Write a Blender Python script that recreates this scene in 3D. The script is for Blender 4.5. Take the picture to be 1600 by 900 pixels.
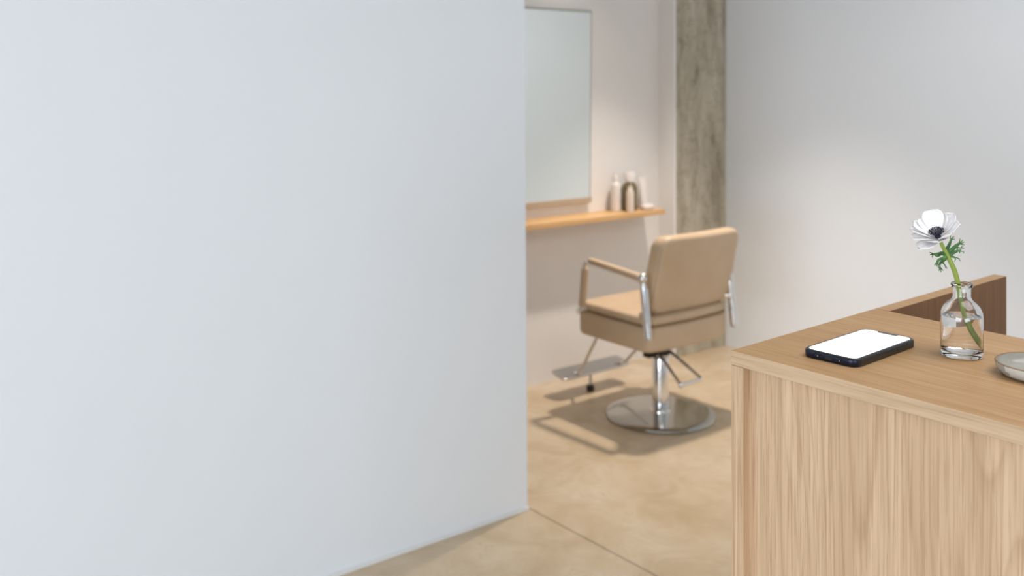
import bpy, bmesh, math, random
from mathutils import Vector, Matrix
random.seed(7)
for o in list(bpy.data.objects): bpy.data.objects.remove(o)
SC = bpy.context.scene
COL = SC.collection
PI = math.pi
# ------------------------------------------------------------------ camera
F = 1540.0                      # focal length in pixels of the 1600-wide frame
HZ = 130.0                      # horizon row
CAMZ = 1.5
TH = math.radians(51.56)        # view direction, measured from +X (X runs along the mirror wall)
VX, VY = math.cos(TH), math.sin(TH)
cam = bpy.data.cameras.new('camera'); camo = bpy.data.objects.new('camera', cam); COL.objects.link(camo)
camo.location = (0, 0, CAMZ); camo.rotation_euler = (PI/2, 0, TH-PI/2)
cam.sensor_width = 36; cam.lens = 36*F/1600; cam.shift_y = -(450-HZ)/1600.0
cam.clip_start = 0.02
cam.dof.use_dof = True; cam.dof.focus_distance = 1.2; cam.dof.aperture_fstop = 5.6
SC.camera = camo
# ------------------------------------------------------------------ world, lights, exposure
w = bpy.data.worlds.new('sky'); SC.world = w; w.use_nodes = True
w.node_tree.nodes['Background'].inputs[0].default_value = (0.72, 0.84, 1.0, 1)
w.node_tree.nodes['Background'].inputs[1].default_value = 1.0
SC.view_settings.view_transform = 'Standard'; SC.view_settings.look = 'None'
SC.view_settings.exposure = 0.05; SC.view_settings.gamma = 1.0
def area(name, loc, size, sizey, target, power, col):
    l = bpy.data.lights.new(name, 'AREA'); l.shape = 'RECTANGLE'; l.size = size; l.size_y = sizey
    l.energy = power; l.color = col
    o = bpy.data.objects.new(name, l); COL.objects.link(o); o.location = loc
    d = Vector(target)-Vector(loc); o.rotation_euler = d.to_track_quat('-Z', 'Y').to_euler(); return o
def spot(name, loc, target, power, col, ang, radius, blend=0.6):
    l = bpy.data.lights.new(name, 'SPOT'); l.energy = power; l.color = col
    l.spot_size = math.radians(ang); l.spot_blend = blend; l.shadow_soft_size = radius
    o = bpy.data.objects.new(name, l); COL.objects.link(o); o.location = loc
    d = Vector(target)-Vector(loc); o.rotation_euler = d.to_track_quat('-Z', 'Y').to_euler(); return o
area('daylight_window_left', (-4.93, -0.5, 0.98), 3.6, 1.4, (1, 0.0, 0.98), 126, (0.80, 0.90, 1.0))
area('daylight_window_front', (-2.2, -4.43, 0.98), 3.6, 1.4, (-1.2, 1, 0.98), 106, (0.80, 0.90, 1.0))
area('added_fill_desk', (1.6, -0.2, 2.72), 1.6, 1.6, (1.6, -0.2, 0), 26, (1.0, 0.97, 0.95))  # soft fill added to brighten the desk top, no fixture seen there
spot('spotlight_chair', (3.58, 2.97, 2.5), (3.36, 2.86, 0.0), 168, (1.0, 0.885, 0.78), 84, 0.05, 0.9)
spot('spotlight_wall', (3.30, 3.42, 2.5), (3.2, 3.2, 0.0), 10, (1.0, 0.88, 0.76), 92, 0.03, 0.75)
spot('spotlight_right_wall', (2.9, 1.5, 2.6), (4.47, 2.2, 0.95), 24, (1.0, 0.96, 0.93), 78, 0.06, 1.0)
# ------------------------------------------------------------------ material helpers
def mat(name, col=(.8,.8,.8), rough=.5, metal=0., **kw):
    m = bpy.data.materials.new(name); m.use_nodes = True
    b = m.node_tree.nodes['Principled BSDF']
    b.inputs['Base Color'].default_value = (*col, 1); b.inputs['Roughness'].default_value = rough
    b.inputs['Metallic'].default_value = metal
    for k, v in kw.items():
        b.inputs[k.replace('_', ' ')].default_value = v
    return m
def nodes(m): return m.node_tree.nodes, m.node_tree.links, m.node_tree.nodes['Principled BSDF']
def nd(m, t, **kw):
    n = m.node_tree.nodes.new(t)
    for k, v in kw.items():
        if k in n.inputs: n.inputs[k].default_value = v
        else: setattr(n, k, v)
    return n
def coords(m, scale=(1,1,1), off=(0,0,0)):
    tc = nd(m, 'ShaderNodeTexCoord'); mp = nd(m, 'ShaderNodeMapping')
    mp.inputs['Scale'].default_value = scale; mp.inputs['Location'].default_value = off
    m.node_tree.links.new(tc.outputs['Object'], mp.inputs['Vector']); return mp.outputs['Vector']
def noise(m, vec, scale, detail=3, rough=.5, dist=0.):
    n = nd(m, 'ShaderNodeTexNoise'); n.inputs['Scale'].default_value = scale; n.inputs['Detail'].default_value = detail
    n.inputs['Roughness'].default_value = rough; n.inputs['Distortion'].default_value = dist
    m.node_tree.links.new(vec, n.inputs['Vector']); return n.outputs['Fac']
def ramp(m, fac, stops):
    r = nd(m, 'ShaderNodeValToRGB'); e = r.color_ramp.elements
    while len(e) < len(stops): e.new(.5)
    for i, (p, c) in enumerate(stops): e[i].position = p; e[i].color = (*c, 1)
    m.node_tree.links.new(fac, r.inputs['Fac']); return r.outputs['Color']
def mix(m, fac, a, b, mode='MIX'):
    n = nd(m, 'ShaderNodeMix', data_type='RGBA', blend_type=mode); L = m.node_tree.links
    if isinstance(fac, float): n.inputs[0].default_value = fac
    else: L.new(fac, n.inputs[0])
    for s, i in ((a, 6), (b, 7)):
        if isinstance(s, tuple): n.inputs[i].default_value = (*s, 1)
        else: L.new(s, n.inputs[i])
    return n.outputs[2]
def bump(m, h, strength, dist=.001):
    n = nd(m, 'ShaderNodeBump'); n.inputs['Strength'].default_value = strength; n.inputs['Distance'].default_value = dist
    m.node_tree.links.new(h, n.inputs['Height']); m.node_tree.links.new(n.outputs['Normal'], nodes(m)[2].inputs['Normal'])
def srgb(r, g, b):
    f = lambda c: (c/255/12.92) if c/255 <= .04045 else ((c/255+.055)/1.055)**2.4
    return (f(r), f(g), f(b))
def math_node(m, op, a, b=None):
    n = nd(m, 'ShaderNodeMath', operation=op); L = m.node_tree.links
    for s, i in ((a, 0), (b, 1)):
        if s is None: continue
        if isinstance(s, (int, float)): n.inputs[i].default_value = s
        else: L.new(s, n.inputs[i])
    return n.outputs[0]
def plaster(name, col, var=.03):
    m = mat(name, col, .75); N, L, B = nodes(m); v = coords(m)
    f = noise(m, v, 1.3, 4, .55)
    c2 = tuple(x*(1-var) for x in col)
    L.new(ramp(m, f, [(.3, c2), (.7, col)]), B.inputs['Base Color'])
    bump(m, noise(m, v, 260, 2), .12, .0006); return m
def oak(name, axis, light=srgb(206,174,140), dark=srgb(160,124,88), cath=.5, lines=9., off=(0,0,0), fine=1., density=1.):
    # grain running along axis 0/1/2
    m = mat(name, light, .45); N, L, B = nodes(m)
    s = [1., 1., 1.]; s[axis] = .022
    vf = coords(m, tuple(s), off)
    s2 = [1., 1., 1.]; s2[axis] = .085
    vc = coords(m, tuple(s2), off)
    figure = noise(m, vc, 6.0*density, 1.0, .4, .15)              # contour lines of a stretched field: cathedral figure
    lin = math_node(m, 'FRACT', math_node(m, 'MULTIPLY', figure, lines))
    lin = ramp(m, lin, [(.0, (0,0,0)), (.66, (.0,.0,.0)), (.90, (1,1,1)), (1., (0,0,0))])
    lin = math_node(m, 'MULTIPLY', lin, ramp(m, noise(m, vc, 9, 2), [(.35, (.15,.15,.15)), (.65, (1,1,1))]))
    f1 = noise(m, vf, 420*fine, 3, .6)                             # pores
    f2 = noise(m, vf, 190*fine, 3, .6)
    f3 = noise(m, vf, 24*fine, 2, .5)
    mid = tuple(a*.55+b*.45 for a, b in zip(light, dark))
    base = mix(m, ramp(m, f2, [(.38, (0,0,0)), (.66, (1,1,1))]), light, mid)
    base = mix(m, ramp(m, f3, [(.40, (0,0,0)), (.70, (.6,.6,.6))]), base, mid)
    c = mix(m, math_node(m, 'MULTIPLY', lin, cath), base, dark)
    pore = ramp(m, f1, [(.52, (0,0,0)), (.62, (1,1,1))])
    c = mix(m, math_node(m, 'MULTIPLY', pore, .42), c, dark)
    L.new(c, B.inputs['Base Color']); bump(m, f1, .08, .0002)
    B.inputs['Specular IOR Level'].default_value = .35
    return m
M = {}
M['white'] = plaster('white_plaster', srgb(237, 242, 248), .02)
M['white_warm'] = plaster('warm_white_plaster', srgb(242, 239, 236), .02)
M['skirt'] = mat('skirting_paint', srgb(232, 233, 233), .5)
M['ceil'] = mat('ceiling_paint', (.72,.72,.72), .9)
M['groove'] = mat('joint_filler', srgb(132, 116, 96), .9)
# polished beige concrete
m = mat('polished_concrete', srgb(200,182,158), .32); N, L, B = nodes(m); v = coords(m)
a = noise(m, v, 1.5, 6, .62, .8); b = noise(m, v, 5.5, 5, .65, 1.2); c = noise(m, v, 70, 3)
col = ramp(m, a, [(.30, srgb(192,169,136)), (.5, srgb(208,189,161)), (.72, srgb(220,206,184))])
col = mix(m, ramp(m, b, [(.42, (0,0,0)), (.68, (.55,.55,.55))]), col, srgb(182,157,119))
L.new(col, B.inputs['Base Color'])
L.new(ramp(m, b, [(.3, (.26,)*3), (.75, (.42,)*3)]), B.inputs['Roughness'])
bump(m, c, .03, .0005); M['floor'] = m
# board-marked raw concrete
m = mat('raw_concrete', srgb(150,143,128), .85); N, L, B = nodes(m)
v1 = coords(m, (1,1,.25)); v2 = coords(m)
a = noise(m, v1, 9, 6, .75, .3); b = noise(m, v2, 20, 6, .75, .3)
col = ramp(m, a, [(.30, srgb(138,124,104)), (.45, srgb(178,169,150)), (.58, srgb(198,190,172)), (.72, srgb(216,209,194))])
col = mix(m, ramp(m, b, [(.5, (0,0,0)), (.75, (.7,.7,.7))]), col, srgb(128,113,92))
L.new(col, B.inputs['Base Color']); bump(m, a, .5, .004); M['concrete'] = m
M['oak_z'] = oak('oak_upright_grain', 2, cath=.38, lines=30, off=(0,.31,0), light=srgb(217,186,153))
M['oak_y'] = oak('oak_top_grain', 1, light=srgb(202,165,122), dark=srgb(160,120,78), cath=.35, lines=9, off=(.2,0,.1))
M['oak_edge'] = oak('oak_edge_grain', 1, light=srgb(208,178,146), dark=srgb(168,136,102), cath=.3, lines=10)
M['oak_x'] = oak('oak_shelf_grain', 0, light=srgb(222,184,134), dark=srgb(190,144,88), cath=.3, lines=8)
# leather
m = mat('beige_leather', srgb(203,180,150), .42); v = coords(m); N, L, B = nodes(m)
L.new(ramp(m, noise(m, v, 6, 3), [(.3, srgb(196,170,140)), (.7, srgb(205,181,152))]), B.inputs['Base Color'])
bump(m, noise(m, v, 420, 2), .15, .0006); M['leather'] = m
M['seam'] = mat('leather_seam', srgb(150,122,92), .6)
M['chrome'] = mat('chrome', (.80,.80,.81), .10, 1.)
M['base_chrome'] = mat('smoked_chrome', (.50,.50,.48), .12, 1.)
M['steel'] = mat('brushed_steel', (.60,.60,.60), .32, 1.)
M['rubber'] = mat('black_rubber', (.012,.012,.012), .55)
M['darkmetal'] = mat('dark_metal', (.05,.05,.05), .4, .6)
M['mirror'] = mat('mirror_glass', (.88,.905,.865), .02, 1.)
M['mirror_edge'] = mat('mirror_edge', srgb(150,150,135), .35, .3)
M['shelf_refl'] = mat('tan_reflection', srgb(186,168,146), .5)  # painted tone of the shelf's reflection
M['phone'] = mat('black_case', (.010,.011,.012), .35)
M['phone_blue'] = mat('dark_blue_metal', (.010,.014,.032), .30, .5)
M['bezel'] = mat('black_screen_glass', (.006,.006,.007), .08)
m = mat('lit_screen', (1,1,1), .1); B = nodes(m)[2]; B.inputs['Emission Color'].default_value = (1,1,1,1); B.inputs['Emission Strength'].default_value = 1.15
M['screen'] = m
m = mat('clear_glass', (1,1,1), 0.0); B = nodes(m)[2]; B.inputs['Transmission Weight'].default_value = 1; B.inputs['IOR'].default_value = 1.47; M['glass'] = m
m = mat('water', (1,1,1), 0.0); B = nodes(m)[2]; B.inputs['Transmission Weight'].default_value = 1; B.inputs['IOR'].default_value = 1.33; M['water'] = m
m = mat('white_petal', srgb(240,238,238), .55); B = nodes(m)[2]; B.inputs['Subsurface Weight'].default_value = .25
B.inputs['Subsurface Radius'].default_value = (.004,.004,.004)
v = coords(m); nodes(m)[1].new(ramp(m, noise(m, v, 180, 3), [(.3, srgb(236,232,232)), (.7, srgb(248,246,246))]), B.inputs['Base Color']); M['petal'] = m
M['stamen'] = mat('dark_violet_stamens', srgb(30,26,52), .6)
M['stem'] = mat('green_stem', srgb(134,152,62), .45)
m = mat('dark_green_leaf', srgb(62,112,48), .5); v = coords(m)
nodes(m)[1].new(ramp(m, noise(m, v, 120, 3), [(.35, srgb(36,80,40)), (.65, srgb(78,124,58))]), nodes(m)[2].inputs['Base Color']); M['leaf'] = m
# glazed stoneware with speckles
m = mat('pale_glaze', srgb(214,213,207), .16); v = coords(m)
nodes(m)[1].new(ramp(m, noise(m, v, 900, 2), [(.66, srgb(214,213,207)), (.74, srgb(170,162,148))]), nodes(m)[2].inputs['Base Color']); M['glaze'] = m
M['glaze_in'] = mat('grey_inner_glaze', srgb(166,166,158), .14)
M['rim'] = mat('bare_brown_rim', srgb(146,116,86), .5)
M['clay'] = mat('bare_clay_foot', srgb(150,128,104), .8)
M['white_plastic'] = mat('white_plastic', srgb(232,226,222), .35)
M['cream_plastic'] = mat('cream_plastic', srgb(222,208,196), .4)
M['olive_glass'] = mat('olive_brown_glass', srgb(112,98,66), .15)
# ------------------------------------------------------------------ object helpers
def tagit(o, label=None, cat=None, group=None, kind=None):
    if label: o['label'] = label
    if cat: o['category'] = cat
    if group: o['group'] = group
    if kind: o['kind'] = kind
    return o
def empty(name, loc, rz=0, **kw):
    o = bpy.data.objects.new(name, None); o.empty_display_size = .05; COL.objects.link(o)
    o.location = loc; o.rotation_euler = (0, 0, rz); return tagit(o, **kw)
def fin(name, bm, m, parent=None, base=None, smooth=True, angle=40, **kw):
    """bm is in world coordinates; base shifts it to the parent's local space"""
    bmesh.ops.remove_doubles(bm, verts=bm.verts, dist=1e-6)
    bmesh.ops.recalc_face_normals(bm, faces=bm.faces)
    if parent is not None and base is None:
        p = parent; off = Vector((0,0,0))
        while p is not None: off += Vector(p.location); p = p.parent
        bmesh.ops.translate(bm, verts=bm.verts, vec=-off)
    me = bpy.data.meshes.new(name); bm.to_mesh(me); bm.free()
    mats = m if isinstance(m, list) else [m]
    for x in mats: me.materials.append(x)
    if smooth:
        me.polygons.foreach_set('use_smooth', [True]*len(me.polygons))
        me.set_sharp_from_angle(angle=math.radians(angle))
    o = bpy.data.objects.new(name, me); COL.objects.link(o)
    if BOXY[0] and smooth:
        wn = o.modifiers.new('normals', 'WEIGHTED_NORMAL'); wn.keep_sharp = True; wn.weight = 100
    BOXY[0] = False
    if parent is not None: o.parent = parent
    return tagit(o, **kw)
BOXY = [False]
def box(bm, x0, x1, y0, y1, z0, z1, bev=0., seg=2, mi=0):
    vs = [bm.verts.new(p) for p in ((x0,y0,z0),(x1,y0,z0),(x1,y1,z0),(x0,y1,z0),(x0,y0,z1),(x1,y0,z1),(x1,y1,z1),(x0,y1,z1))]
    fs = [bm.faces.new([vs[i] for i in f]) for f in ((0,3,2,1),(4,5,6,7),(0,1,5,4),(1,2,6,5),(2,3,7,6),(3,0,4,7))]
    for f in fs: f.material_index = mi
    if bev > 0:
        es = set(e for f in fs for e in f.edges)
        BOXY[0] = True
        bmesh.ops.bevel(bm, geom=list(es), offset=bev, segments=seg, affect='EDGES', profile=.5)
def prism(bm, pts, z0, z1, bev=0., seg=2):
    a = [bm.verts.new((x,y,z0)) for x, y in pts]; b = [bm.verts.new((x,y,z1)) for x, y in pts]; n = len(pts)
    fs = [bm.faces.new(a[::-1]), bm.faces.new(b)] + [bm.faces.new((a[i], a[(i+1)%n], b[(i+1)%n], b[i])) for i in range(n)]
    if bev > 0: BOXY[0] = True; bmesh.ops.bevel(bm, geom=list(set(e for f in fs for e in f.edges)), offset=bev, segments=seg, affect='EDGES', profile=.5)
def loft(bm, rings, cap0=True, cap1=True, closed=True):
    R = [[bm.verts.new(p) for p in r] for r in rings]
    for a, b in zip(R, R[1:]):
        n = len(a)
        for i in range(n if closed else n-1):
            j = (i+1) % n
            try: bm.faces.new((a[i], a[j], b[j], b[i]))
            except ValueError: pass
    if cap0: bm.faces.new(R[0][::-1])
    if cap1: bm.faces.new(R[-1])
    return R
def tube(bm, pts, rad, n=12, flat=1., up=None, cap=True):
    """sweep; rad number or list; flat squeezes along the frame normal"""
    P = [Vector(p) for p in pts]; k = len(P)
    rr_ = rad if isinstance(rad, (list, tuple)) else [rad]*k
    T = [(P[min(i+1,k-1)]-P[max(i-1,0)]).normalized() for i in range(k)]
    u = Vector(up) if up else (Vector((0,0,1)) if abs(T[0].z) < .9 else Vector((1,0,0)))
    rings = []
    for i in range(k):
        u = (u - T[i]*u.dot(T[i])).normalized(); s = T[i].cross(u)
        rings.append([P[i] + s*(math.cos(2*PI*j/n)*rr_[i]) + u*(math.sin(2*PI*j/n)*rr_[i]*flat) for j in range(n)])
    loft(bm, rings, cap, cap)
def smooth_path(pts, sub=6):
    P = [Vector(p) for p in pts]; out = []
    for i in range(len(P)-1):
        p0 = P[max(i-1,0)]; p1 = P[i]; p2 = P[i+1]; p3 = P[min(i+2,len(P)-1)]
        for j in range(sub):
            t = j/sub
            out.append(.5*((2*p1)+(-p0+p2)*t+(2*p0-5*p1+4*p2-p3)*t*t+(-p0+3*p1-3*p2+p3)*t**3))
    out.append(P[-1]); return out
def fillet_path(pts, r, seg=6):
    P = [Vector(p) for p in pts]; out = [P[0]]
    for i in range(1, len(P)-1):
        a = (P[i-1]-P[i]); b = (P[i+1]-P[i]); rr_ = min(r, a.length*.45, b.length*.45)
        A = P[i]+a.normalized()*rr_; Bq = P[i]+b.normalized()*rr_
        for j in range(seg+1):
            t = j/seg; out.append(A*(1-t)**2 + P[i]*2*t*(1-t) + Bq*t*t)
    out.append(P[-1]); return out
def lathe(bm, prof, cx, cy, cz, n=48):
    """prof: (r, z) list; r==0 ends close to a point"""
    R = []
    for r, z in prof:
        if r < 1e-7: R.append([bm.verts.new((cx, cy, cz+z))])
        else: R.append([bm.verts.new((cx+r*math.cos(2*PI*i/n), cy+r*math.sin(2*PI*i/n), cz+z)) for i in range(n)])
    for a, b in zip(R, R[1:]):
        for i in range(n):
            j = (i+1) % n
            if len(a) == 1 and len(b) == 1: continue
            if len(a) == 1: bm.faces.new((a[0], b[j], b[i]))
            elif len(b) == 1: bm.faces.new((a[i], a[j], b[0]))
            else: bm.faces.new((a[i], a[j], b[j], b[i]))
def rr(a, b, r, n=6):
    """rounded rectangle outline, half sizes a, b; same point count always"""
    r = max(min(r, a, b), 1e-5); out = []
    for cx, cy, a0 in ((a-r, b-r, 0), (-(a-r), b-r, PI/2), (-(a-r), -(b-r), PI), (a-r, -(b-r), 1.5*PI)):
        for i in range(n+1):
            t = a0 + PI/2*i/n; out.append((cx+r*math.cos(t), cy+r*math.sin(t)))
        # straight side subdivision
        nx = {0: (-(a-r), b), 1: (-a, -(b-r)), 2: (a-r, -b), 3: (a, b-r)}[int(round(a0/(PI/2)))]
        p = out[-1]
        for k in range(1, 6): out.append((p[0]+(nx[0]-p[0])*k/6, p[1]+(nx[1]-p[1])*k/6))
    return out
def pillow(bm, a, b, R, t, e, dome, xf, n=6, seg=5):
    """padded slab: half sizes a, b, thickness t, edge radius e; xf maps (u, v, w) to world"""
    rings = []
    def ring(s, w): rings.append([xf(u*s, v*s, w) for u, v in rr(a-e, b-e, R-e if R > e else R*.3, n)])
    for s in (.04, .3, .55, .8, .93): ring(s, -t/2-dome*(1-s*s))
    for i in range(seg+1):
        an = PI/2*i/seg; g = e*math.sin(an)
        rings.append([xf(u, v, -t/2+e*(1-math.cos(an))) for u, v in rr(a-e+g, b-e+g, max(R-e+g, .001), n)])
    for i in range(seg+1):
        an = PI/2*(1-i/seg); g = e*math.sin(an)
        rings.append([xf(u, v, t/2-e*(1-math.cos(an))) for u, v in rr(a-e+g, b-e+g, max(R-e+g, .001), n)])
    for s in (.93, .8, .55, .3, .04): ring(s, t/2+dome*(1-s*s))
    loft(bm, rings)
def ball(bm, c, r, n=12):
    lathe(bm, [(0, -r)] + [(r*math.cos(PI*k/n-PI/2), r*math.sin(PI*k/n-PI/2)) for k in range(1, n)] + [(0, r)], c[0], c[1], c[2], 16)
def ray(px): k = (px-800)/F; return (VX+k*VY, VY-k*VX)
def on_z(px, py, z):
    t = F*(CAMZ-z)/(py-HZ); d = ray(px); return (d[0]*t, d[1]*t)
# ------------------------------------------------------------------ setting
YB = 3.77; XR = 4.468; CE = 2.75; X0 = -5.0; Y0 = -4.5
YP = 2.70                                        # partition face
XP = on_z(824, 797, 0)[0]; YP = on_z(824, 797, 0)[1]
fl = bmesh.new(); box(fl, X0, XR+.1, Y0, YB+.1, -.15, -.008)
floor = fin('floor', fl, M['groove'], smooth=False, kind='structure')
jx = [X0, -1.2, on_z(940, 854, 0)[0], XR+.1]; jy = [Y0, -1.3, YB+.1]
for i in range(3):
    for j in range(2):
        bm = bmesh.new(); g = .0025
        box(bm, jx[i]+g, jx[i+1]-g, jy[j]+g, jy[j+1]-g, -.02, 0, .0012, 2)
        fin('floor_slab', bm, M['floor'], floor)
def wallbox(name, a, m, **kw):
    bm = bmesh.new(); box(bm, *a); return fin(name, bm, m, smooth=False, kind='structure', **kw)
wallbox('wall_back', (XP-1.2, XR+.12, YB, YB+.12, 0, CE), M['white_warm'])
wallbox('wall_right', (XR, XR+.12, Y0, YB, 0, CE), M['white'])
bm = bmesh.new(); box(bm, X0, XP, YP, YP+.12, 0, CE)
for v_ in bm.verts:
    if v_.co.x > 0 and v_.co.z > 1: v_.co.x -= .020          # the plastered end runs a little out of plumb
fin('wall_partition', bm, M['white'], smooth=False, kind='structure')
wallbox('wall_passage', (X0, XP-1.2, YP+.12, YB+.12, 0, CE), M['white_warm'])
wallbox('ceiling', (X0-.12, XR+.12, Y0-.12, YB+.12, CE, CE+.1), M['ceil'])
# left wall with its window opening
bm = bmesh.new()
box(bm, X0-.12, X0, Y0, -2.4, 0, CE); box(bm, X0-.12, X0, 1.4, YB+.12, 0, CE)
box(bm, X0-.12, X0, -2.4, 1.4, 0, .25); box(bm, X0-.12, X0, -2.4, 1.4, 1.75, CE)
fin('wall_left', bm, M['white'], smooth=False, kind='structure')
bm = bmesh.new()
box(bm, X0, XR+.12, Y0-.12, Y0, 0, .25); box(bm, X0, XR+.12, Y0-.12, Y0, 1.75, CE)
box(bm, X0, -4., Y0-.12, Y0, .25, 1.75); box(bm, -.4, XR+.12, Y0-.12, Y0, .25, 1.75)
fin('wall_front', bm, M['white'], smooth=False, kind='structure')
# window frames
for nm, horiz in (('window_1', False), ('window_2', True)):
    bm = bmesh.new()
    lo, hi = (-2.4, 1.4) if not horiz else (-4., -.4)
    def fb(a, b, z0, z1):
        if horiz: box(bm, a, b, Y0-.09, Y0-.05, z0, z1)
        else: box(bm, X0-.09, X0-.05, a, b, z0, z1)
    fb(lo, hi, .25, .30); fb(lo, hi, 1.70, 1.75); fb(lo, lo+.05, .3, 1.7); fb(hi-.05, hi, .3, 1.7)
    mid = (lo+hi)/2; fb(mid-.02, mid+.02, .3, 1.7)
    fin(nm, bm, M['skirt'], smooth=False, kind='structure')
bm = bmesh.new(); box(bm, X0, XP+.004, YP-.006, YP, 0, .014, .002); fin('baseboard_partition', bm, M['skirt'], kind='structure')
# concrete column with plastered return on its left side
YC = 3.66; XC = 4.047
bm = bmesh.new(); prism(bm, [(XC, YC), (XR, YC), (XR, YB), (XC, YB)], 0, CE)
fin('column', bm, M['concrete'], smooth=False, kind='structure', label='raw grey board-marked concrete column in the corner behind the chair')
bm = bmesh.new(); box(bm, XC-.017, XC, YC-.002, YB, 0, CE); fin('trim_1', bm, M['white_warm'], smooth=False, kind='structure')
# ------------------------------------------------------------------ reception desk
ZT = CAMZ-.33; TK = .0178
A = on_z(1141.5, 547, ZT); Bp = on_z(1600, 668.4, ZT); Cp = on_z(1600, 528.7, ZT); D = on_z(1384.2, 485, ZT); E = on_z(1363, 483, ZT)
def ext(p, q, y):   # extend line p->q to the given y
    s = (y-p[1])/(q[1]-p[1]); return (p[0]+(q[0]-p[0])*s, y)
YE = -.75
Fr = ext(A, Bp, YE); Bk = ext(D, Cp, YE)
desk = empty('reception_desk', ((A[0]+D[0])/2, (A[1]+YE)/2, 0),
    label='pale oak reception desk with overhanging counter top in the right foreground', cat='desk')
# inner left edge of the top follows the end panel
ux = Vector((E[0]-A[0], E[1]-A[1])).normalized(); un = Vector((ux.y, -ux.x))
if un.y > 0: un = -un
far = Vector(A)+ux*((D[0]-A[0])*ux.x+(D[1]-A[1])*ux.y)
bm = bmesh.new(); prism(bm, [A, Fr, Bk, tuple(far)], ZT-TK, ZT, .0012, 2)
bmesh.ops.recalc_face_normals(bm, faces=bm.faces)
for f in bm.faces:
    f.material_index = 0 if f.normal.z > .7 else 1
fin('counter_top', bm, [M['oak_y'], M['oak_edge']], desk)
TP = .0185
def strip(p, d, n, a0, a1, b0, b1): return [tuple(Vector(p)+d*a+n*b) for a, b in ((a0,b0),(a1,b0),(a1,b1),(a0,b1))]
L0 = (far-Vector(A)).length
bm = bmesh.new(); prism(bm, strip(A, ux, un, .0008, L0, .0004, TP), 0, ZT-TK-.0004, .001, 2)
fin('end_panel', bm, M['oak_z'], desk)
# the end panel runs on behind the top at full height
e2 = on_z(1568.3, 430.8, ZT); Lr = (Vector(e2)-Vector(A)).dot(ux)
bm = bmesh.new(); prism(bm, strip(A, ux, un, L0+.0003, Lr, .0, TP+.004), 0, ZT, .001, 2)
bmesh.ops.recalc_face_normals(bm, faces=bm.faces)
M['oak_shaded'] = oak('oak_return_shaded', 2, light=srgb(128,89,50), dark=srgb(98,65,34), cath=.25, lines=10)  # same desk oak with the panel's shade put into its colour
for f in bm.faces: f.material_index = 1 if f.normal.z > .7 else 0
fin('return_panel', bm, [M['oak_shaded'], M['oak_y']], desk, label='oak side panel running on behind the counter, shade painted into its colour')
REC = .0135
fu = (Vector(Fr)-Vector(A)).normalized(); fn = Vector((-fu.y, fu.x))
if fn.x < 0: fn = -fn
LF = (Vector(Fr)-Vector(A)).length
bm = bmesh.new(); prism(bm, strip(A, fu, fn, TP-.001, LF-TP, REC, REC+.018), 0, ZT-TK-.0006, .0008, 2)
fin('front_panel', bm, M['oak_z'], desk)
bm = bmesh.new(); prism(bm, strip(A, fu, fn, LF-TP, LF-.001, .0008, L0), 0, ZT-TK-.0004, .001)
fin('end_panel', bm, M['oak_z'], desk)
bm = bmesh.new(); prism(bm, strip(A, fu, fn, TP+.006, LF-TP-.001, REC+.02, Lr-.02), .72, .745, .001)
fin('work_surface', bm, M['oak_y'], desk)
# ------------------------------------------------------------------ smartphone
zt = ZT+.0098
c4 = [on_z(*p, zt) for p in ((1245.5,545.3), (1327,568.2), (1436,527.5), (1362.5,508.6))]
ctr = Vector((sum(p[0] for p in c4)/4, sum(p[1] for p in c4)/4))
lng = ((Vector(c4[2])-Vector(c4[1]))+(Vector(c4[3])-Vector(c4[0])))/2
sht = ((Vector(c4[1])-Vector(c4[0]))+(Vector(c4[2])-Vector(c4[3])))/2
print('PHONE', lng.length, sht.length, math.degrees(lng.angle(sht)))
PL, PW, PH = .1475, .0725, .0098
ang = math.atan2(lng.y, lng.x)
phone = empty('smartphone', (ctr.x, ctr.y, ZT), ang, label='smartphone with blank white lit screen lying face up on the oak counter', cat='phone')
def local(fn_): return fn_
def lfin(name, bm, m, parent, **kw): return fin(name, bm, m, parent, base=True, **kw)
bm = bmesh.new()
prof = [(.0016,.0), (.0005,.0006), (0,.0018), (0,PH-.0022), (.0004,PH-.0009), (.0014,PH-.0001)]
loft(bm, [[(u,v,z+.0001) for u, v in rr(PL/2-i, PW/2-i, .0118-i, 10)] for i, z in prof])
bm.normal_update()
for f in bm.faces:
    if f.calc_center_median().x < -PL/2+.006 and abs(f.normal.z) < .5: f.material_index = 1
lfin('case', bm, [M['phone'], M['phone_blue']], phone)
bm = bmesh.new(); loft(bm, [[(u,v,z) for u, v in rr(PL/2-.0016, PW/2-.0016, .0105, 10)] for z in (PH-.0004, PH+.0001)])
lfin('bezel', bm, M['bezel'], phone)
# screen with a notch at the far short edge
bm = bmesh.new()
sl, sw, sr = PL/2-.0044, PW/2-.0044, .0085
out = [(u,v) for u, v in rr(sl, sw, sr, 10)]
nt = [(sl, .0145), (sl-.0010, .0140), (sl-.0048, .0128), (sl-.0054, .0118), (sl-.0054, -.0118), (sl-.0048, -.0128), (sl-.0010, -.0140), (sl, -.0145)]
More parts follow.
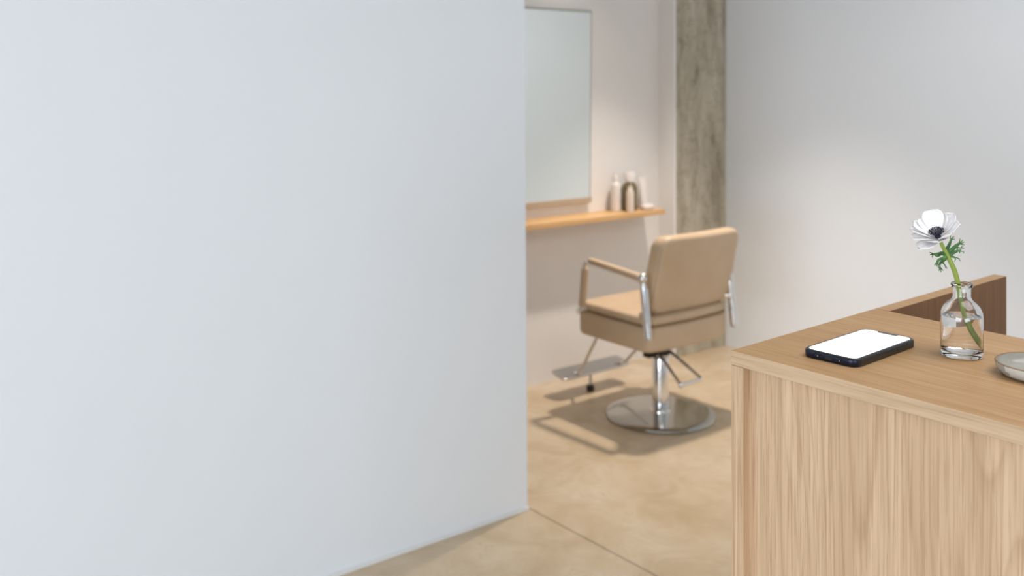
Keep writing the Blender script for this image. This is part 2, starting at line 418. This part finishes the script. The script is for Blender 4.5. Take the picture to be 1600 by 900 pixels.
# right side x=+sl : outline goes from corner 4 back to corner 1; straight samples with |v|<.0145 are replaced
o2 = [p for p in out if not (p[0] > sl-1e-5 and abs(p[1]) < sw-sr-1e-5)]
o2 = o2 + nt[::-1]
a_ = [bm.verts.new((u,v,PH+.0001)) for u, v in o2]; b_ = [bm.verts.new((u,v,PH+.00025)) for u, v in o2]
bm.faces.new(b_); bm.faces.new(a_[::-1])
for i in range(len(o2)):
    j = (i+1) % len(o2); bm.faces.new((a_[i], a_[j], b_[j], b_[i]))
bmesh.ops.triangulate(bm, faces=[f for f in bm.faces if len(f.verts) > 4])
lfin('screen', bm, M['screen'], phone, smooth=False, label='lit white screen')
bm = bmesh.new(); loft(bm, [[(-PL/2+x, u, PH*.47+v) for u, v in rr(.0046, .0014, .0014, 6)] for x in (-.0002, .0003)])
lfin('charging_port', bm, M['rubber'], phone)
for s in (-1, 1):
    for k in range(3):
        bm = bmesh.new(); loft(bm, [[(-PL/2+x, s*(.0105+k*.0038)+.0007*math.cos(q*PI/4), PH*.47+.0007*math.sin(q*PI/4)) for q in range(8)] for x in (-.00025, .0002)])
        lfin('speaker_hole', bm, M['steel'] if k == 1 else M['rubber'], phone)
bm = bmesh.new(); box(bm, .022, .034, -PW/2-.0005, -PW/2+.0005, PH*.32, PH*.62, .0003); lfin('side_button', bm, M['phone'], phone)
# ------------------------------------------------------------------ glass bottle with water
TB = 1.193; kb = (1502.8-800)/F; BX = VX*TB+VY*kb*TB; BY = VY*TB-VX*kb*TB
bottle = empty('glass_bottle', (BX, BY, ZT), label='small clear glass apothecary bottle half filled with water on the oak counter', cat='bottle')
outer = [(0,.0016),(.010,.0012),(.018,.0004),(.0215,.0),(.0238,.0011),(.0247,.0035),(.0248,.010),(.0248,.046),(.0245,.0505),(.0234,.0552),(.0212,.0597),(.0178,.0638),(.0142,.0664),(.0117,.0685),(.0107,.0712),(.0105,.0745),(.0106,.0812),(.0110,.0828),(.0124,.0836),(.0129,.0852),(.0128,.0870),(.0119,.0883)]
inner = [(.0108,.0884),(.0094,.0876),(.0088,.0860),(.0086,.0820),(.0086,.0745),(.0088,.0712),(.0099,.0682),(.0126,.0658),(.0162,.0628),(.0195,.0586),(.0217,.0543),(.0227,.0500),(.0230,.046),(.0230,.012),(.0226,.0088),(.0212,.0068),(.0180,.0060),(.010,.0066),(0,.0070)]
bm = bmesh.new(); lathe(bm, [(r_*.965, z_) for r_, z_ in outer+inner], BX, BY, ZT+.0001, 64); fin('bottle_glass', bm, M['glass'], bottle)
wl = .0487
wat = [(0,.0071),(.010,.0067),(.0180,.0061),(.0212,.0069),(.0225,.0089),(.0229,.012),(.0229,.046),(.02275,wl+.0004),(.0220,wl),(.018,wl-.0002),(0,wl-.0002)]
bm = bmesh.new(); lathe(bm, [(r_*.965, z_) for r_, z_ in wat], BX, BY, ZT+.0001, 64); fin('water', bm, M['water'], bottle)
# ------------------------------------------------------------------ anemone
RV = Vector((VY, -VX, 0)); FV = Vector((VX, VY, 0)); UP = Vector((0,0,1))       # picture right, away, up at the bottle
SCL = TB/F
def bp(px, py, dep=0.): return Vector((BX,BY,ZT)) + RV*((px-1502.8)*SCL) + UP*((556-py)*SCL) + FV*dep
flower = empty('anemone_flower', tuple(bp(1531,550)), label='single white anemone with dark centre standing in the glass bottle', cat='flower')
st = [bp(1529.5,550.5,.001), bp(1523,536,.001), bp(1513,513,.0), bp(1506,490,0), bp(1500.5,468,-.001), bp(1496.5,446,-.002), bp(1490,422,-.002), bp(1479.5,398.5,-.001), bp(1471.5,383,-.001), bp(1467,373,-.001)]
rd = [.0024,.0026,.0026,.0026,.0027,.0030,.0030,.0027,.0022,.0019]
P = smooth_path(st, 5); R_ = [rd[min(int(i/5), 8)]*(1-(i/5-int(i/5)))+rd[min(int(i/5)+1, 9)]*(i/5-int(i/5)) for i in range(len(P))]
bm = bmesh.new(); tube(bm, P, R_, 14); fin('stem', bm, M['stem'], flower)
# flower head frame
nrm = (RV*(-.36)+UP*.93)*.96 - FV*.24; nrm.normalize()
e1 = (RV*.92+UP*.39).normalized(); e1 = (e1-nrm*e1.dot(nrm)).normalized(); e2v = nrm.cross(e1).normalized()
if e2v.dot(FV) < 0: e2v = -e2v
HC = bp(1465.3,370.5,-.001)
def petal(psi, eps, Lp, Wp, cup, curl, lift):
    psi, eps = math.radians(psi), math.radians(eps)
    rad = e1*math.cos(psi)+e2v*math.sin(psi); side = nrm.cross(rad)
    bm = bmesh.new(); NS, NT = 14, 12; G = []
    for i in range(NS+1):
        s = i/NS
        wdt = Wp*(.16+.84*math.sin(min(s*1.28, 1.)*PI/2)**1.1)*math.sqrt(max(0., 1-max(0,(s-.48)/.52)**2.6))
        an = eps + curl*(s-.35)
        # integrate the centre line
        x = y = 0; K = 10
        for k in range(K):
            a2 = eps+.55*(1-min(1, 3.2*(s*(k+.5)/K)))*(-.6) + curl*((s*(k+.5)/K)-.35); x += math.cos(a2)*s*Lp/K; y += math.sin(a2)*s*Lp/K
        row = []
        for j in range(NT+1):
            t = j/NT*2-1
            cp = cup*wdt*(t*t) + .0006*math.sin(9*t+5*s+psi)*s
            xx = x - .05*Lp*t*t*s - (.0009*math.cos(13*t+psi*3)*max(0, s-.75)*4*.5)
            row.append(HC + rad*(.0018+xx) + nrm*(y+lift+cp) + side*(t*wdt))
        G.append(row)
    def grid(off):
        V = [[bm.verts.new(p+off) for p in row] for row in G]
        return V
    V = grid(Vector((0,0,0)))
    for i in range(NS):
        for j in range(NT): bm.faces.new((V[i][j], V[i+1][j], V[i+1][j+1], V[i][j+1]))
    bmesh.ops.remove_doubles(bm, verts=bm.verts, dist=1e-6)
    o = fin('petal', bm, M['petal'], flower, angle=180)
    md = o.modifiers.new('thickness', 'SOLIDIFY'); md.thickness = .0004
for a in ((20, 30, .0350, .0120, .30, .2, 0.), (44, 44, .0310, .0110, .30, .0, -.0010), (66, 60, .0335, .0130, .25, -.1, .0), (98, 50, .0310, .0120, .25, -.2, -.0006),
          (128, 44, .0320, .0120, .25, -.3, .0), (154, 38, .0325, .0115, .25, -.3, -.0008), (180, 26, .0335, .0115, .25, -.3, -.0008), (206, 11, .0335, .0130, .22, -.30, -.0014), (246, 20, .0250, .0130, .25, .2, -.0006),
          (290, 26, .0260, .0140, .30, .3, .0), (332, 28, .0310, .0130, .30, .3, -.0006)): petal(*a)
bm = bmesh.new()
for q in range(1): 
    rings = []
    for k in range(6):
        an = PI/2*k/5; rings.append([HC+nrm*(.0005+.0076*math.sin(an))+e1*(math.cos(2*PI*j/16)*.0036*max(math.cos(an), .03))+e2v*(math.sin(2*PI*j/16)*.0036*max(math.cos(an), .03)) for j in range(16)])
    loft(bm, rings)
fin('flower_centre', bm, M['stamen'], flower)
bm = bmesh.new()
for k in range(74):
    a = k*2.39996; r = .0042+.0050*math.sqrt(random.random()); h = .0078+.0020*random.random()
    p = HC+(e1*math.cos(a)+e2v*math.sin(a))*r+nrm*h; q = HC+(e1*math.cos(a)+e2v*math.sin(a))*r*.3+nrm*.0030
    tube(bm, [q, q.lerp(p, .6)+nrm*.0004, p], .00018, 5)
    bmesh.ops.create_icosphere(bm, subdivisions=1, radius=.00062+.0002*random.random(), matrix=Matrix.Translation(p))
fin('stamens', bm, M['stamen'], flower, kind='stuff')
# frilly leaves around the stem: lobes given as polylines (crop units, origin at the node)
CU = SCL/6.925; ND = bp(1479.5, 399, -.001)
def lf(name, branches, tilt):
    bm = bmesh.new()
    for pts, w0, w1 in branches:
        pp = []
        for (x, y) in pts:
            dx, dy = (x-482)*CU, -(y-545)*CU; rl = math.hypot(dx, dy)
            pp.append(ND + RV*dx + UP*dy - FV*(tilt*rl) + FV*(.0008*math.sin(x*.05+y*.07)))
        pp = smooth_path(pp, 4); n = len(pp)
        rs = [.78*(w0+(w1-w0)*(i/(n-1)))*CU*(.30 if i == n-1 else 1) for i in range(n)]
        tube(bm, pp, rs, 8, .30, up=tuple(-FV+UP*.3))
    fin(name, bm, M['leaf'], flower)
lf('leaf', [([(482,545),(420,520),(360,520),(300,522)],34,13), ([(310,522),(280,505),(252,498)],11,4), ([(305,524),(280,520),(256,524)],9,4), ([(318,524),(298,535),(290,556)],10,4), ([(400,530),(350,545),(318,530)],16,5)], .35)
lf('leaf', [([(482,548),(420,570),(365,580),(335,605)],30,14), ([(340,600),(315,618),(296,640)],12,4), ([(338,600),(325,625),(322,648)],11,4), ([(345,598),(340,635),(350,668)],11,4), ([(325,615),(305,625),(298,632)],9,4)], .55)
lf('leaf', [([(478,552),(440,590),(412,620)],32,16), ([(414,615),(392,640),(385,680)],14,7), ([(386,660),(375,690),(362,698)],9,4), ([(388,668),(392,700),(396,722)],10,4), ([(392,668),(410,690),(424,700)],9,4), ([(416,610),(440,640),(448,660)],13,6), ([(444,652),(462,668),(470,684)],8,4), ([(444,650),(452,672),(456,684)],7,3), ([(412,615),(385,610),(376,650)],10,4)], .25)
lf('leaf', [([(484,540),(490,490),(525,430),(548,385)],34,13), ([(545,390),(548,362),(556,342)],10,4), ([(545,388),(570,362),(592,352)],10,4), ([(548,386),(575,378),(598,378)],9,4), ([(520,438),(535,410),(550,398)],14,6)], -.35)
lf('leaf', [([(484,542),(540,480),(590,440),(630,415)],36,15), ([(625,418),(635,390),(640,368)],10,4), ([(630,415),(655,395),(668,382)],10,4), ([(630,417),(660,415),(684,402)],10,4), ([(628,420),(660,432),(690,438)],10,4), ([(590,440),(600,470),(600,485)],16,7), ([(600,460),(640,470),(682,470)],12,4), ([(640,470),(660,455),(676,450)],8,4)], -.15)
lf('leaf', [([(484,545),(540,515),(590,490),(620,495)],28,11), ([(612,494),(640,498),(642,520)],9,4), ([(600,493),(606,508),(600,518)],9,4), ([(560,505),(580,490),(625,478)],14,6)], .2)
lf('leaf', [([(484,548),(520,552),(550,560)],24,12), ([(548,558),(575,565),(602,600)],10,4), ([(548,560),(552,580),(542,608)],10,4), ([(575,566),(592,570),(600,572)],7,3)], .45)
# ------------------------------------------------------------------ ceramic dish
zr = ZT+.0150
pl = on_z(1536, 564, zr); pf = on_z(1600, 551, zr); pn = on_z(1600, 580, zr)
# long axis runs parallel to the counter's front edge
lu = fu.copy(); su = Vector((-lu.y, lu.x))      # lu toward the viewer-right, su across
if su.x < 0: su = -su
DW = abs((Vector(pf)-Vector(pn)).dot(su))
print('DISH', pl, pf, pn, DW)
da, db, dr = .085, .0465, .046
n0 = Vector(on_z(1590, 578, zr)).dot(su)
cs = n0+db                                        # near side line
lp = (Vector(pl)).dot(lu)+da-.002
DC = lu*lp+su*cs
dish = empty('oval_dish', (DC.x, DC.y, ZT), math.atan2(lu.y, lu.x), label='oval pale glazed ceramic dish with brown rim beside the bottle', cat='dish')
def dring(ins, z): return [(u,v,z) for u, v in rr(da-ins, db-ins, dr-ins, 14)]
bm = bmesh.new()
loft(bm, [dring(.0100,.0016), dring(.0070,.0020), dring(.0038,.0044), dring(.0014,.0085), dring(.0004,.0128), dring(.0002,.0146)] , cap0=True, cap1=False)
pr = [dring(.0034,.0146), dring(.0042,.0120), dring(.0060,.0080), dring(.0095,.0052), dring(.0150,.0042), dring(.030,.0040), dring(.040,.0040)]
loft(bm, pr, cap0=False, cap1=True)
bm.normal_update()
for f in bm.faces:
    c_ = f.calc_center_median()
    if c_.z > .0039 and max(abs(v.co.x) for v in f.verts) < da-.0033 and max(abs(v.co.y) for v in f.verts) < db-.0033: f.material_index = 1
lfin('bowl', bm, [M['glaze'], M['glaze_in']], dish)
bm = bmesh.new()
q = [dring(.0002,.0145), dring(.0003,.0150), dring(.0012,.0156), dring(.0024,.0154), dring(.0034,.0147)]
R = loft(bm, q, False, False)
lfin('rim', bm, M['rim'], dish, label='thin bare brown rim')
bm = bmesh.new(); loft(bm, [dring(.0100,.0001), dring(.0086,.0004), dring(.0066,.0022)]); lfin('foot', bm, M['clay'], dish)
# ------------------------------------------------------------------ shelf, mirror and bottles on the back wall
SX0, SX1, SY, SZ = 1.9, 3.90, 3.600, .829
bm = bmesh.new(); box(bm, SX0, SX1, SY, YB, SZ-.026, SZ, .0025)
tagit(fin('wall_shelf', bm, M['oak_x']), 'long pale oak shelf fixed to the wall below the mirror', 'shelf')
MX0, MX1, MZ0, MZ1 = 2.45, 3.500, .883, 1.874
mir = empty('wall_mirror', ((MX0+MX1)/2, YB-.012, MZ0), label='large frameless rectangular mirror on the back wall above the shelf', cat='mirror')
def mxf(off):   # leaning a touch forward at the top
    return lambda p: (p[0], p[1]-.012*(p[2]-MZ0)/(MZ1-MZ0)+off, p[2])
bm = bmesh.new(); box(bm, MX0, MX1, YB-.016, YB-.004, MZ0, MZ1, .0015)
for v in bm.verts: v.co = mxf(0)(v.co)
fin('backing', bm, M['mirror_edge'], mir)
bm = bmesh.new(); box(bm, MX0+.008, MX1-.008, YB-.0185, YB-.0155, MZ0+.008, MZ1-.008, .001)
for v in bm.verts: v.co = mxf(0)(v.co)
fin('mirror_glass', bm, M['mirror'], mir)
bm = bmesh.new(); box(bm, MX0, MX1, YB-.026, YB-.017, MZ0-.001, MZ0+.028, .002)  # added strip that stands in for the shelf reflected along the mirror's foot
fin('reflection_strip', bm, M['shelf_refl'], mir)
def item(px, yw):    # shelf position for picture column px at depth yw
    d = ray(px); t = yw/d[1]; return d[0]*t, yw, t
def shelf_thing(name, px, yw, parts, label, cat):
    x, y, t = item(px, yw); g = empty(name, (x, y, SZ), label=label, cat=cat, group='hair care products on the shelf')
    for pn_, prof, mt in parts:
        bm = bmesh.new(); lathe(bm, prof, x, y, SZ, 28); fin(pn_, bm, mt, g)
shelf_thing('tall_bottle', 962, 3.715, [('body', [(0,.0005),(.022,.0005),(.026,.003),(.026,.128),(.024,.142),(.017,.150),(.013,.152),(0,.152)], M['white_plastic']),
    ('cap', [(0,.152),(.0135,.152),(.0135,.180),(.012,.184),(.008,.186),(.007,.199),(0,.199)], M['white_plastic'])], 'slim white pump bottle, leftmost on the shelf', 'bottle')
shelf_thing('brown_bottle', 984, 3.700, [('body', [(0,.0005),(.038,.0005),(.041,.004),(.041,.118),(.037,.134),(.024,.146),(.018,.149),(0,.149)], M['olive_glass']),
    ('cap', [(0,.149),(.026,.149),(.028,.151),(.028,.196),(.026,.199),(0,.199)], M['white_plastic'])], 'olive-brown bottle with white cap in the middle of the shelf group', 'bottle')
shelf_thing('small_white_bottle', 984.5, 3.636, [('body', [(0,.0005),(.018,.0005),(.0205,.003),(.0205,.100),(.017,.112),(.012,.115),(0,.115)], M['cream_plastic']),
    ('cap', [(0,.115),(.013,.115),(.013,.128),(.011,.130),(0,.130)], M['white_plastic'])], 'small cream bottle standing in front of the olive-brown bottle', 'bottle')
x, y, t = item(1004.5, 3.70)
g = empty('squeeze_tube', (x, y, SZ), label='white squeeze tube standing on its cap at the right of the shelf', cat='tube', group='hair care products on the shelf')
bm = bmesh.new(); lathe(bm, [(0,.0005),(.021,.0005),(.0225,.002),(.0225,.028),(0,.028)], x, y, SZ, 28); fin('cap', bm, M['white_plastic'], g)
bm = bmesh.new(); loft(bm, [[(x+a*math.cos(2*PI*i/28), y+b*math.sin(2*PI*i/28), SZ+z) for i in range(28)] for a, b, z in ((.024,.024,.028),(.026,.025,.034),(.027,.018,.09),(.029,.008,.145),(.030,.003,.160),(.030,.002,.168))])
fin('body', bm, M['white_plastic'], g)
x, y, t = item(1011, 3.655)
bm = bmesh.new(); pillow(bm, .040, .026, .02, .026, .008, .001, lambda u, v, w: (x+u, y+v, SZ+.0155+w))
tagit(fin('soap_bar', bm, M['white_plastic'], base=None), 'low white soap bar at the right end of the shelf group', 'soap', 'hair care products on the shelf')
# ------------------------------------------------------------------ styling chair
CX, CY = 3.293, 3.070
ch = empty('styling_chair', (CX, CY, 0), label='beige leather salon styling chair with chrome armrests on a round chrome base', cat='chair')
def cf(name, bm, m, parent=None, **kw): return fin(name, bm, m, parent or ch, **kw)
bm = bmesh.new(); lathe(bm, [(0,.0005),(.236,.0005),(.2445,.003),(.2465,.008),(.2445,.0125),(.236,.0155),(.20,.0180),(.12,.0215),(.06,.024),(0,.024)], CX, CY, 0, 72)
cf('base_plate', bm, M['base_chrome'])
bm = bmesh.new(); lathe(bm, [(0,.022),(.050,.022),(.048,.030),(.037,.034),(.0365,.262),(.035,.266),(.0315,.268),(0,.211)], CX, CY, 0, 40); cf('pump_cylinder', bm, M['chrome'])
bm = bmesh.new(); lathe(bm, [(0,.26),(.031,.26),(.031,.350),(0,.350)], CX, CY, 0, 32); cf('piston', bm, M['chrome'])
bm = bmesh.new(); box(bm, CX-.10, CX+.10, CY-.11, CY+.11, .340, .372, .006); cf('seat_bracket', bm, M['darkmetal'])
# pump lever loop + black pedal link
bm = bmesh.new()
lv = fillet_path([(CX-.035, CY-.02, .290), (CX-.165, 2.80, .232), (CX-.03, 2.80, .232), (CX+.035, CY-.02, .290)], .02)
tube(bm, lv, .0075, 12); lev = cf('foot_lever', bm, M['chrome'])
bm = bmesh.new(); ball(bm, (CX-.160, 2.803, .232), .0125); cf('lever_knob', bm, M['chrome'], lev)
bm = bmesh.new(); lathe(bm, [(0,.278),(.041,.278),(.043,.282),(.043,.298),(.043,.302),(0,.302)], CX, CY, 0, 32); cf('lever_collar', bm, M['darkmetal'])
bm = bmesh.new(); box(bm, CX-.085, CX-.035, CY-.012, CY+.03, .272, .294, .005); cf('release_catch', bm, M['rubber'])
# seat: frame band, cushion, seam
SXc, SYc, SA, SB = 3.288, 3.122, .266, .230
def plan(u, v):            # slight taper to the front and a bowed back edge
    k = 1-.05*(v+SB)/(2*SB); bow = -.022*max(0, 1-(u/SA)**2)*max(0, -v/SB)
    return SXc+u*k, SYc+v+bow
def sxf(z): 
    def f(u, v, w):
        x, y = plan(u, v); return (x, y, z+w)
    return f
bm = bmesh.new(); pillow(bm, SA, SB, .045, .112, .022, .0, sxf(.412)); cf('seat_frame', bm, M['leather'])
bm = bmesh.new(); pillow(bm, SA-.008, SB-.006, .045, .040, .016, .010, lambda u, v, w: (lambda p: (p[0], p[1], .487+w*(1 if w < 0 else 1)))(plan(u, v))); seat = cf('seat', bm, M['leather'])
bm = bmesh.new(); pts = [plan(u*1.0, v*1.0)+(.4685,) for u, v in rr(SA-.006, SB-.004, .043, 6)]; tube(bm, pts+[pts[0]], .0028, 6, cap=False); cf('piping', bm, M['seam'], seat)
# backrest
BXc, BA, BB, BT = 3.328, .258, .172, .084
def bxf(u, v, w):
    z = .678+v; rec = -.075*(z-.5)/.35
    y = 2.946+rec+w*1. + .18*u*u
    return (BXc+u*(1-.02*(v/BB)), y, z + .05*u*u - .004)
bm = bmesh.new(); pillow(bm, BA, BB, .052, BT, .026, .006, bxf, 8); back = cf('backrest', bm, M['leather'])
bm = bmesh.new(); pp = [bxf(u, v, -BT/2+.012) for u, v in rr(BA-.006, BB-.006, .048, 8)]; tube(bm, pp+[pp[0]], .002, 6, cap=False); cf('seam', bm, M['seam'], back)
# arms
def arm(X, s):            # s is -1 for the left arm
    bm = bmesh.new()
    path = fillet_path([(X, 3.285, .470), (X, 3.262, .700), (X, 2.905, .668), (X, 2.872, .432 if s < 0 else .405)], .035, 8)
    tube(bm, path, .0125, 12, 1., up=(1,0,0))
    o = cf('armrest', bm, M['chrome'])
    bm = bmesh.new(); box(bm, X-.017, X+.017, 2.925, 3.235, .684, .708, .009, 3)
    for v in bm.verts: v.co.z += (v.co.y-3.08)*.085
    cf('arm_pad', bm, M['leather'], o)
    bm = bmesh.new(); pp = [(X, 3.283,.495), (X, 3.264, .665)]; tube(bm, pp, .0165, 12); cf('leather_sleeve', bm, M['leather'], o)
    bm = bmesh.new(); tube(bm, [(X-.02, 3.286, .474), (X+.03, 3.286, .474)], .014, 14) if s < 0 else tube(bm, [(X+.02, 3.286, .474), (X-.03, 3.286, .474)], .014, 14); cf('bolt', bm, M['chrome'], o)
    bm = bmesh.new(); ball(bm, (X, 2.908, .678), .020); cf('end_cap', bm, M['chrome'], o)
    bm = bmesh.new(); box(bm, X-.010, X+.010, 2.862, 2.894, .425 if s < 0 else .395, .640, .005)
    for v in bm.verts: v.co.y += (v.co.z-.43)*.11
    cf('side_bar', bm, M['chrome'], o)
    bm = bmesh.new(); tube(bm, [(X, 2.892, .535), (X-s*.055, 2.945, .535)], .013, 12); cf('back_bracket', bm, M['chrome'], o)
arm(3.010, -1); arm(3.566, 1)
# footrest
PXL, PXR, PYF = 3.07, 3.52, 3.53
bm = bmesh.new(); pillow(bm, .225, .055, .03, .010, .0045, 0., lambda u, v, w: (3.295+u, PYF+v, .112+w+v*.18))
fr = cf('footrest', bm, M['steel'])
for X0_, X1_ in ((3.085, 3.165), (3.525, 3.445)):
    bm = bmesh.new(); tube(bm, fillet_path([(X0_, 3.245, .385), (X0_+(X1_-X0_)*.9, 3.468, .118), (X1_+(X1_-X0_)*.3, 3.54, .104)], .02), .0085, 12); cf('strut', bm, M['chrome'], fr)
for dy in (-.03, 0, .03):
    bm = bmesh.new(); tube(bm, [(3.09, PYF+dy, .1185+dy*.18), (3.50, PYF+dy, .1185+dy*.18)], .003, 8, .6); cf('tread_rib', bm, M['steel'], fr)
bm = bmesh.new(); tube(bm, [(3.29, PYF, .108), (3.29, PYF, .02)], .007, 12); cf('post', bm, M['steel'], fr)
bm = bmesh.new(); lathe(bm, [(0,.0005),(.016,.0005),(.019,.004),(.019,.018),(.014,.028),(0,.030)], 3.29, PYF, 0, 20); cf('rubber_foot', bm, M['rubber'], fr)
